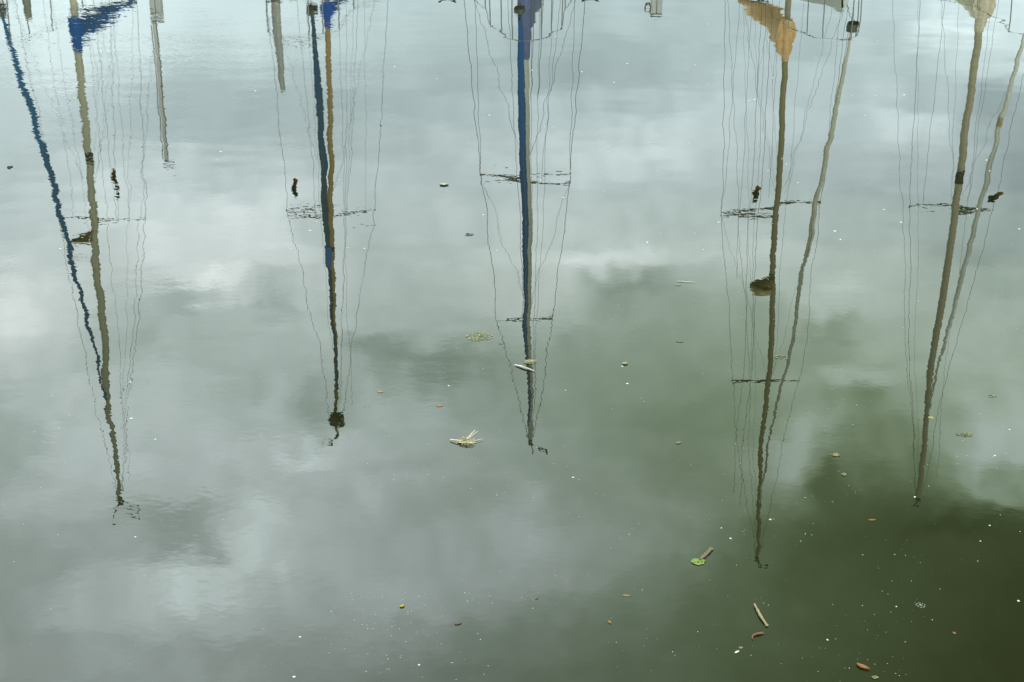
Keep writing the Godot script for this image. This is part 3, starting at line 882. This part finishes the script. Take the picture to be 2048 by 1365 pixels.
func make_debris() -> void:
	var green := [0.26, 0.27, 0.13]
	tussock("reed_raft", "broad flat raft of pale chopped reed bits, oval, without stems", "plant debris", -0.163, -6.571, Vector2(0.064, 0.058), 260, 0.005, 0.018, 0.0010, [0.36, 0.36, 0.24], [])
	tussock("reed_raft", "small loose raft of grey reed bits beside the mirrored tan foresail", "plant debris", 1.282, -6.297, Vector2(0.036, 0.03), 70, 0.006, 0.018, 0.0009, [0.30, 0.29, 0.22], [])
	tussock("reed_nest", "nest of straw with two long stems sticking out", "plant debris", -0.188, -5.344, Vector2(0.036, 0.036), 120, 0.010, 0.036, 0.0009, [0.52, 0.47, 0.36], [[Vector3(-0.068, 0.006, -0.012), Vector3(-0.015, 0.01, 0.012), 0.0024], [Vector3(0.0, 0.012, 0.0), Vector3(0.034, 0.028, -0.06), 0.0018], [Vector3(0.0, 0.01, 0.0), Vector3(0.046, 0.022, -0.062), 0.0012], [Vector3(0.03, 0.004, 0.0), Vector3(0.068, 0.006, -0.02), 0.001], [Vector3(-0.03, 0.008, 0.02), Vector3(0.03, 0.012, 0.03), 0.002]], 0.02)
	tussock("reed_nest", "small tuft of beige straw touching the pale feather", "plant debris", 0.082, -6.235, Vector2(0.022, 0.024), 90, 0.008, 0.024, 0.001, [0.44, 0.39, 0.27], [[Vector3(-0.02, 0.004, 0.01), Vector3(0.036, 0.008, -0.01), 0.0012]], 0.012)
	tussock("weed_clump", "dark clump of rotten weed floating alone on the bright reflection", "plant debris", -0.265, -8.319, Vector2(0.026, 0.03), 26, 0.008, 0.026, 0.0011, [0.07, 0.075, 0.07], [])
	tussock("moss_scrap", "long loose scrap of yellow green moss", "plant debris", 1.897, -5.417, Vector2(0.034, 0.02), 70, 0.005, 0.014, 0.0010, green, [])
	tussock("moss_scrap", "short thick scrap of yellow green moss", "plant debris", 1.314, -5.219, Vector2(0.014, 0.01), 60, 0.005, 0.012, 0.0012, [0.34, 0.34, 0.16], [], 0.008)
	tussock("moss_scrap", "tiny round tuft of pale green moss", "plant debris", 1.308, -5.042, Vector2(0.007, 0.009), 40, 0.004, 0.01, 0.0011, [0.34, 0.36, 0.16], [], 0.008)
	tussock("moss_scrap", "thin slanting scrap of grey green moss", "plant debris", 2.141, -5.826, Vector2(0.018, 0.016), 26, 0.005, 0.012, 0.0009, [0.28, 0.28, 0.18], [])
	tussock("moss_scrap", "pale green moss scrap beside the large brown leaf", "plant debris", 1.101, -3.659, Vector2(0.009, 0.006), 46, 0.003, 0.008, 0.0009, [0.30, 0.33, 0.18], [], 0.006)
	# leaves
	leaf("leaf", "bright green leaf lying against a rotten twig", 0.651, -4.36, 0.054, 0.044, 12, [0.26, 0.36, 0.05], 0.1, 0.7)
	leaf("leaf", "bright orange oval leaf", -0.318, -5.72, 0.029, 0.022, 4, [0.50, 0.17, 0.06], 0.1, 0.6)
	leaf("leaf", "pale salmon leaf near the square topped mirrored mast", -0.592, -5.877, 0.027, 0.020, -12, [0.50, 0.31, 0.21], 0.14)
	leaf("leaf", "small round yellow leaf at the tip of the leaning mirrored mast", 1.804, -5.592, 0.026, 0.024, 0, [0.58, 0.44, 0.16], 0.05, 0.55)
	leaf("leaf", "slim red brown leaf on the bright middle water", 0.823, -6.502, 0.035, 0.014, -8, [0.36, 0.14, 0.06], 0.1)
	leaf("leaf", "pointed ochre brown leaf with white fleck beside it", 1.331, -4.666, 0.029, 0.012, 6, [0.36, 0.18, 0.06], 0.14)
	leaf("leaf", "large curled rust brown leaf", 1.079, -3.715, 0.046, 0.018, -38, [0.42, 0.17, 0.05], 0.3)
	leaf("leaf", "short amber leaf standing steeply", 0.317, -3.969, 0.022, 0.009, -65, [0.46, 0.25, 0.06], 0.2)
	leaf("leaf", "narrow yellow leaf lying level", 0.383, -4.135, 0.030, 0.011, -6, [0.42, 0.30, 0.09], 0.08)
	leaf("leaf", "dull red crumpled leaf", -0.174, -3.96, 0.024, 0.008, 24, [0.24, 0.10, 0.05], 0.25)
	leaf("leaf", "tiny orange leaf on the dark green water", 1.415, -3.907, 0.014, 0.009, -60, [0.50, 0.20, 0.05], 0.2)
	leaf("leaf", "small tan leaf lying between two mirrored masts", 0.688, -5.334, 0.026, 0.014, 30, [0.40, 0.30, 0.17], 0.25)
	leaf("leaf", "tan leaf crumb next to a thin pale stalk", 0.91, -7.363, 0.028, 0.018, 10, [0.42, 0.34, 0.2], 0.15)
	leaf("leaf", "pale curled leaf with a brown end", -0.467, -9.51, 0.062, 0.05, 8, [0.60, 0.58, 0.50], 0.35)
	leaf("leaf", "tiny dark red leaf crumb", 0.083, -4.116, 0.015, 0.008, 40, [0.24, 0.09, 0.05], 0.15)
	leaf("leaf", "faint red sliver near the reed raft", -0.056, -6.475, 0.024, 0.008, -10, [0.30, 0.14, 0.10], 0.1)
	leaf("leaf", "cream leaf scrap with torn edges", 0.532, -6.214, 0.030, 0.026, 35, [0.42, 0.38, 0.24], 0.4, 0.5)
	leaf("leaf", "round tan leaf crumb near a white shell", 0.719, -3.822, 0.014, 0.010, 0, [0.44, 0.32, 0.15], 0.1, 0.6)
	leaf("petal", "crumpled yellow flower petal among bubbles", -0.363, -4.066, 0.017, 0.014, 30, [0.60, 0.45, 0.05], 0.5, 0.6)
	# sticks
	var twig := stick("twig", "rotten grey brown twig with a green leaf at its end", "twig", 0.68, -4.40, [Vector3(-0.022, 0.004, 0.03), Vector3(-0.008, 0.005, 0.012), Vector3(0.008, 0.004, -0.012), Vector3(0.022, 0.005, -0.034), Vector3(0.032, 0.004, -0.045)], [0.005, 0.006, 0.005, 0.006, 0.004], mat(0.24, 0.19, 0.12, 0.9, 0.0, 0.5, 90.0))
	for k in 6:
		var s := Shape.new()
		var p := Vector3(-0.016 + 0.008 * k, 0.007, 0.02 - 0.013 * k)
		s.ball(p, Vector3(0.004, 0.003, 0.005), 4, 6)
		part("bud", s, mat(0.18, 0.13, 0.08, 0.9), twig)
	var bark := stick("bark_strip", "pale peeled strip of bark, slightly bent", "bark", 0.81, -4.008, [Vector3(-0.008, 0.004, -0.066), Vector3(-0.006, 0.006, -0.03), Vector3(-0.002, 0.006, 0.0), Vector3(0.006, 0.005, 0.04), Vector3(0.011, 0.003, 0.062)], [0.0036, 0.0044, 0.0044, 0.0044, 0.0032], mat(0.46, 0.33, 0.19, 0.8, 0.0, 0.4, 70.0))
	var sb := Shape.new()
	sb.ball(Vector3(0.011, 0.004, 0.062), Vector3(0.006, 0.004, 0.005), 4, 7)
	part("torn_end", sb, mat(0.22, 0.20, 0.06, 0.9), bark)
	stick("twig", "bent red brown twig below the bark strip", "twig", 0.782, -3.89, [Vector3(-0.020, 0.003, 0.022), Vector3(-0.016, 0.004, 0.006), Vector3(-0.004, 0.005, -0.004), Vector3(0.010, 0.004, -0.008), Vector3(0.02, 0.003, -0.012)], [0.002, 0.003, 0.003, 0.0035, 0.003], mat(0.24, 0.09, 0.05, 0.7, 0.0, 0.4, 90.0))
	stick("stalk", "thin pale straw stalk on the bright reflection", "stalk", 0.957, -7.414, [Vector3(-0.045, 0.002, -0.01), Vector3(0.0, 0.004, 0.0), Vector3(0.055, 0.002, 0.006)], [0.002, 0.0016, 0.001], mat(0.45, 0.43, 0.34, 0.8))
	stick("shell", "tiny whitish shell rod near the bark strip", "shell", 0.702, -3.794, [Vector3(-0.007, 0.002, 0.004), Vector3(0, 0.003, 0), Vector3(0.007, 0.002, -0.006)], [0.0015, 0.003, 0.002], mat(0.55, 0.52, 0.45, 0.6))
	stick("twig", "short black twig bent like a hook", "twig", -3.62, -10.0, [Vector3(0.02, 0.004, -0.02), Vector3(-0.012, 0.004, 0.0), Vector3(0.02, 0.004, 0.03)], [0.003, 0.005, 0.003], mat(0.03, 0.028, 0.025, 0.9))
	# feather
	var f := thing("feather", "pale pinkish white feather lying across a mirrored mast", "feather", Vector3(0.063, level(0.063, -6.151), -6.151))
	var fs := Shape.new()
	var fr := []
	for k in 13:
		var t := k / 12.0
		var w := 0.0085 * pow(sin(PI * clampf(t * 0.86 + 0.12, 0.0, 1.0)), 0.6)
		var c := Vector3(-0.041 + 0.082 * t, 0.004 + 0.003 * sin(PI * t), -0.036 + 0.070 * t)
		var side := Vector3(0.5, 0, -0.7).normalized()
		fr.append([c - side * w, c + Vector3(0, 0.0028, 0), c + side * w, c + Vector3(0, -0.0012, 0)])
	fs.loft(fr, true, true)
	part("vane", fs, mat(0.50, 0.44, 0.44, 0.8, 0.0, 0.3, 120.0), f)
	fs = Shape.new()
	fs.tube([Vector3(-0.05, 0.004, -0.042), Vector3(-0.02, 0.0085, -0.018), Vector3(0.03, 0.007, 0.024)], [0.0024, 0.002, 0.0008], 6)
	part("quill", fs, mat(0.72, 0.69, 0.66, 0.5), f)
	# foam flecks that can be told apart
	var foam := mat(0.50, 0.53, 0.50, 0.6)
	var flecks := [[-0.288, -5.947, 6], [0.518, -6.182, 7], [0.525, -5.97, 8], [0.241, -5.894, 4], [0.765, -4.604, 4], [0.787, -4.526, 6], [0.955, -4.669, 6], [1.0, -3.867, 5], [1.684, -4.103, 6], [-0.662, -3.664, 7], [-1.36, -4.537, 5], [-1.742, -5.988, 7], [-1.636, -5.581, 8], [-2.328, -12.839, 12], [0.239, -5.016, 6], [1.269, -4.066, 4], [1.682, -4.507, 4], [1.958, -5.215, 6], [2.101, -5.468, 6], [-1.483, -5.368, 6], [-0.286, -3.728, 5], [-0.674, -3.884, 5], [1.752, -4.623, 5], [1.537, -4.85, 6]]
	for k in flecks.size():
		var d: Array = flecks[k]
		var s := Shape.new()
		var r: float = d[2] * 0.00072
		for q in 3:
			var a := rng.randf() * TAU
			s.ball(Vector3(cos(a) * r * 0.7, 0.0, sin(a) * r * 0.6) * (0.0 if q == 0 else 1.0), Vector3(r, r * 0.55, r * 0.8) * (1.0 if q == 0 else rng.randf_range(0.4, 0.7)), 4, 8, 0.0, PI * 0.55)
		single("foam_fleck", s, foam, "small white foam fleck, larger than the specks strewn round it", "foam", Vector3(d[0], level(d[0], d[1]) + 0.0002, d[1]), "larger foam flecks")
	# faint bubble rings
	for d in [[-0.645, -5.704, 0.024, "grey ring of bubbles near two orange leaves"], [1.352, -4.075, 0.014, "small ring of clear bubbles on dark water"]]:
		var t := thing("bubble_ring", d[3], "bubbles", Vector3(d[0], level(d[0], d[1]), d[1]))
		for k in 26:
			var s := Shape.new()
			var a := TAU * k / 26.0
			var rr: float = d[2] * rng.randf_range(0.85, 1.1) if k % 3 else d[2] * rng.randf_range(0.1, 0.5)
			s.ball(Vector3(cos(a) * rr, 0.0, sin(a) * rr), Vector3.ONE * rng.randf_range(0.0012, 0.0024), 3, 6, 0.0, PI * 0.55)
			part("bubble", s, mat(0.20, 0.20, 0.17, 0.15), t)
	# countless specks of pollen and foam
	var specks := Shape.new()
	specks.ball(Vector3.ZERO, Vector3(1, 0.5, 0.85), 3, 6, 0.0, PI * 0.55)
	strew("foam_specks", specks.mesh(), mat(0.50, 0.52, 0.48, 0.7), "white and grey specks of foam and pollen strewn over the water", 2400, 0.0004, 0.0019)
	strew("pollen_specks", specks.mesh(), mat(0.30, 0.29, 0.17, 0.8), "dull yellow crumbs of pollen strewn over the water", 1300, 0.0004, 0.0012)
	strew("drifting_scum", specks.mesh(), mat(0.55, 0.57, 0.55, 0.7), "pale flecks of scum drifting on the brightly mirrored water", 110, 0.003, 0.010, 8.0, 17.0)
	# clear bubbles in a loose swarm
	var xs: Array[Transform3D] = []
	for k in 130:
		var a := rng.randf() * TAU
		var q := pow(rng.randf(), 0.7)
		var r := lerpf(0.0007, 0.0026, pow(rng.randf(), 2.0))
		var bx := -0.40 + cos(a) * q * 0.20
		var bz := -3.98 + sin(a) * q * 0.30
		xs.append(Transform3D(Basis().scaled(Vector3(r, r, r)), Vector3(bx, level(bx, bz) + 0.0001, bz)))
	var o := many("bubble_swarm", specks.mesh(), mat(0.28, 0.30, 0.27, 0.08), xs)
	tag(o, "swarm of tiny clear bubbles round the yellow petal", "bubbles")

func many(called: String, m: Mesh, mm: Material, places: Array[Transform3D]) -> MultiMeshInstance3D:
	var multi := MultiMesh.new()
	multi.transform_format = MultiMesh.TRANSFORM_3D
	multi.mesh = m
	multi.instance_count = places.size()
	for k in places.size():
		multi.set_instance_transform(k, places[k])
	var o := MultiMeshInstance3D.new()
	o.name = called
	o.multimesh = multi
	o.material_override = mm
	add_child(o)
	o.set_meta("kind", "stuff")
	return o

func strew(called: String, m: Mesh, mm: Material, label: String, count: int, lo: float, hi: float, near := 2.6, far := 10.0) -> void:
	var drift := FastNoiseLite.new()
	drift.seed = called.length() * 7
	drift.frequency = 1.0
	var xs: Array[Transform3D] = []
	while xs.size() < count:
		var z := -lerpf(near, far, pow(rng.randf(), 1.5))
		var x := rng.randf_range(-0.46, 0.46) * -z
		var here := 0.06 + 1.1 * smoothstep(-0.05, 0.55, drift.get_noise_2d(x * 1.3 + z * 0.5, z * 1.1) + 0.12 * clampf(x, -1.0, 1.0))
		if rng.randf() > here:
			continue
		var r := lerpf(lo, hi, pow(rng.randf(), 3.0))
		xs.append(Transform3D(Basis(Vector3.UP, rng.randf() * TAU).scaled(Vector3(r * rng.randf_range(0.8, 1.6), r, r)), Vector3(x, level(x, z) + 0.0001, z)))
	var o := many(called, m, mm, xs)
	tag(o, label, "foam")

# ----------------------------------------------------------------
func _ready() -> void:
	rng.seed = 20240611
	var cam := Camera3D.new()
	cam.name = "camera"
	add_child(cam)
	cam.position = Vector3(0, 2.5, 0)
	cam.rotation_degrees = Vector3(-21.0, 0, 0)
	cam.fov = rad_to_deg(2.0 * atan(682.5 / 2844.0))
	cam.near = 0.05
	cam.far = 2000.0
	cam.current = true
	var env := Environment.new()
	env.background_mode = Environment.BG_SKY
	env.sky = make_sky()
	env.tonemap_mode = Environment.TONE_MAPPER_LINEAR
	env.tonemap_exposure = 1.0
	env.sdfgi_enabled = true
	env.ssao_enabled = true
	env.ssil_enabled = true
	var we := WorldEnvironment.new()
	we.name = "environment"
	we.environment = env
	add_child(we)
	var sun := DirectionalLight3D.new()
	sun.name = "sun"
	sun.light_energy = 0.5
	sun.light_color = Color(1.0, 0.97, 0.92)
	sun.light_angular_distance = 12.0
	sun.shadow_enabled = true
	add_child(sun)
	sun.rotation_degrees = Vector3(-SUN_HEIGHT, 180.0 - SUN_AZIMUTH, 0)

	make_water()
	make_pontoon()

	sailboat({"x": -8.62, "label": "sailboat with grey mast, radar dome, bright blue boom cover and furled blue foresail",
		"top": Vector3(-8.81, 12.5, -28.5), "thick": 0.076, "wire": 0.0045, "mast": [0.52, 0.48, 0.34], "hull": [0.7, 0.7, 0.68],
		"spreaders": [[Vector3(-9.46, 5.66, -28.6), Vector3(-7.63, 5.72, -28.6)]],
		"tack": Vector3(-8.58, 0.98, -24.3), "head": Vector3(-8.74, 9.85, -28.36), "roll": 0.056, "sail": [0.008, 0.12, 0.30],
		"boom": 1.66, "cover": [0.001, 0.090, 0.34], "cover_height": 0.60, "cover_width": 0.15, "swing": 0.1,
		"collars": [4.46], "radar": Vector3(-8.95, 6.22, -28.35), "vane": 0.32, "whip": 0.42, "whip_lean": -0.16, "jacks": true, "stay": 0.6,
		"lines": [[Vector3(0.45, 0.8, 0.2), Vector3(0.38, 5.68, 0), 0.8], [Vector3(0.62, 0.8, -0.4), Vector3(0.42, 5.68, 0), 0.8], [Vector3(0.26, 1.0, 0.1), Vector3(0.16, 11.9, 0), 0.7], [Vector3(-0.35, 0.9, 0.3), Vector3(-0.1, 8.3, 0), 0.6], [Vector3(0.75, 0.8, 0), Vector3(0.66, 5.68, 0), 0.6], [Vector3(-0.62, 0.9, 0), Vector3(-0.48, 5.66, 0), 0.6]]})
	sailboat({"x": -3.63, "label": "sailboat with bronze brown mast, navy furled foresail and square reflector at the masthead",
		"top": Vector3(-3.86, 10.62, -28.5), "thick": 0.056, "wire": 0.0042, "mast": [0.38, 0.24, 0.085], "hull": [0.6, 0.6, 0.58],
		"spreaders": [[Vector3(-4.645, 5.62, -28.6), Vector3(-2.853, 5.62, -28.6)]],
		"tack": Vector3(-3.36, 0.98, -24.3), "head": Vector3(-3.80, 9.5, -28.36), "roll": 0.062, "sail": [0.010, 0.062, 0.145],
		"ties": [[0.555, 0.63, 0.01, 0.10, 0.32]],
		"boom": 1.30, "cover": [0.003, 0.07, 0.36], "cover_height": 0.42, "cover_width": 0.16, "swing": 0.1,
		"collars": [6.4], "reflector": Vector3(-3.79, 10.0, -28.3), "vane": -0.2, "whip": 0.12, "stay": 0.2,
		"lines": [[Vector3(-0.55, 0.8, 0.5), Vector3(-0.42, 5.6, 0), 0.7], [Vector3(-0.32, 0.9, 0.2), Vector3(-0.2, 8.6, 0), 0.8], [Vector3(-0.42, 0.9, 0.1), Vector3(-0.26, 8.9, 0), 0.6], [Vector3(0.22, 0.9, 0.1), Vector3(0.12, 9.8, 0), 0.6], [Vector3(0.40, 0.9, 0.1), Vector3(0.18, 5.5, 0), 0.6], [Vector3(0.75, 0.8, 0.1), Vector3(0.60, 5.6, 0), 0.5]]})
	sailboat({"x": 0.246, "label": "sailboat with two pairs of spreaders, blue furled foresail and grey violet boom cover",
		"top": Vector3(0.386, 10.75, -28.5), "thick": 0.075, "wire": 0.0058, "mast": [0.60, 0.58, 0.50], "hull": [0.05, 0.08, 0.2],
		"spreaders": [[Vector3(-0.639, 4.84, -28.6), Vector3(1.186, 4.84, -28.6)], [Vector3(-0.30, 7.94, -28.6), Vector3(0.888, 7.94, -28.6)]],
		"tack": Vector3(0.135, 0.98, -24.3), "head": Vector3(0.35, 10.15, -28.36), "roll": 0.066, "sail": [0.0005, 0.085, 0.29],
		"boom": 1.22, "cover": [0.13, 0.15, 0.30], "cover_height": 1.15, "cover_width": 0.11, "floor": 0.25, "swing": 0.7,
		"vane": 0.24, "whip": 0.34, "whip_lean": 0.03, "stay": -0.4, "pulpit": 1.30,
		"lines": [[Vector3(0.20, 0.9, 0.1), Vector3(0.14, 3.3, 0), 1.0], [Vector3(0.38, 0.9, 0.1), Vector3(0.28, 3.3, 0), 1.0], [Vector3(0.14, 0.9, 0.1), Vector3(0.16, 9.8, 0), 0.6], [Vector3(0.30, 0.9, 0.1), Vector3(0.22, 9.8, 0), 0.6], [Vector3(0.75, 0.8, 0), Vector3(0.36, 4.8, 0), 0.6]]})
	sailboat({"x": 5.43, "label": "tallest sailboat with two pairs of spreaders, beige furled foresail, tan boom cover and boxy radar",
		"top": Vector3(5.62, 13.7, -28.5), "thick": 0.060, "wire": 0.0042, "mast": [0.30, 0.24, 0.12], "hull": [0.7, 0.68, 0.62], "free": 0.82,
		"spreaders": [[Vector3(4.387, 5.64, -28.6), Vector3(6.429, 5.55, -28.6)], [Vector3(4.784, 9.47, -28.6), Vector3(6.277, 9.49, -28.6)]],
		"tack": Vector3(5.74, 1.25, -24.3), "head": Vector3(5.58, 12.2, -28.36), "roll": 0.046, "sail": [0.68, 0.64, 0.50],
		"boom": 1.62, "cover": [0.76, 0.46, 0.21], "cover_height": 0.86, "cover_width": 0.19, "swing": -0.25,
		"collars": [7.05], "jacks": true, "radar": Vector3(5.25, 7.24, -28.4), "vane": 0.12, "whip": 0.22, "whip_lean": 0.06, "stay": -0.6,
		"lines": [[Vector3(-0.75, 0.9, 0.2), Vector3(-0.68, 7.1, 0), 0.7], [Vector3(-0.55, 0.9, 0.2), Vector3(-0.42, 12.0, 0), 0.9], [Vector3(-0.34, 0.9, 0.2), Vector3(-0.26, 12.4, 0), 1.0], [Vector3(-0.45, 0.9, 0.1), Vector3(-0.3, 9.0, 0), 0.7], [Vector3(-0.2, 0.9, 0.2), Vector3(-0.12, 5.4, 0), 0.7], [Vector3(0.3, 0.9, 0.1), Vector3(0.22, 9.2, 0), 0.6], [Vector3(0.9, 0.9, 0.3), Vector3(0.2, 5.3, 0), 0.6]]})
	sailboat({"x": 9.28, "label": "sailboat with pale mast, off white furled foresail and cream boom cover held by brown ties",
		"top": Vector3(9.04, 12.2, -28.5), "thick": 0.076, "wire": 0.0042, "mast": [0.46, 0.39, 0.25], "hull": [0.72, 0.72, 0.7],
		"spreaders": [[Vector3(8.264, 5.60, -28.6), Vector3(9.982, 5.66, -28.6)]],
		"tack": Vector3(8.72, 0.98, -24.3), "head": Vector3(9.08, 10.2, -28.36), "roll": 0.045, "sail": [0.74, 0.71, 0.60],
		"ties": [[0.215, 0.232, 0.30, 0.22, 0.10]],
		"boom": 1.12, "cover": [0.70, 0.60, 0.44], "cover_height": 0.72, "cover_width": 0.22, "floor": 0.2, "swing": -0.2,
		"collars": [4.78], "vane": -0.1, "whip": 0.12, "stay": -0.7,
		"lines": [[Vector3(-0.88, 0.8, 0.4), Vector3(-0.78, 5.6, 0), 0.8], [Vector3(-0.55, 0.8, 0.1), Vector3(-0.2, 5.4, 0), 0.6], [Vector3(0.16, 0.9, 0), Vector3(0.12, 11.5, 0), 0.7], [Vector3(0.30, 0.9, 0), Vector3(0.15, 5.4, 0), 0.7]]})
	limp_flag(Vector3(-8.17, 5.12, -28.5), 0.36, 0.10, 0.0, "small dark flag hanging limp below the spreader of the boat with radar and blue cover")
	limp_flag(Vector3(-4.47, 5.35, -28.5), 0.50, 0.10, 0.0, "long dark flag hanging limp below the spreader of the bronze masted boat")
	limp_flag(Vector3(5.02, 5.42, -28.5), 0.40, 0.15, 0.06, "black and red flag hanging limp below the lower spreader of the tallest boat")
	limp_flag(Vector3(9.88, 5.42, -28.5), 0.30, 0.24, 0.20, "dark flag blown sideways below the spreader of the boat with the cream cover")

	make_debris()
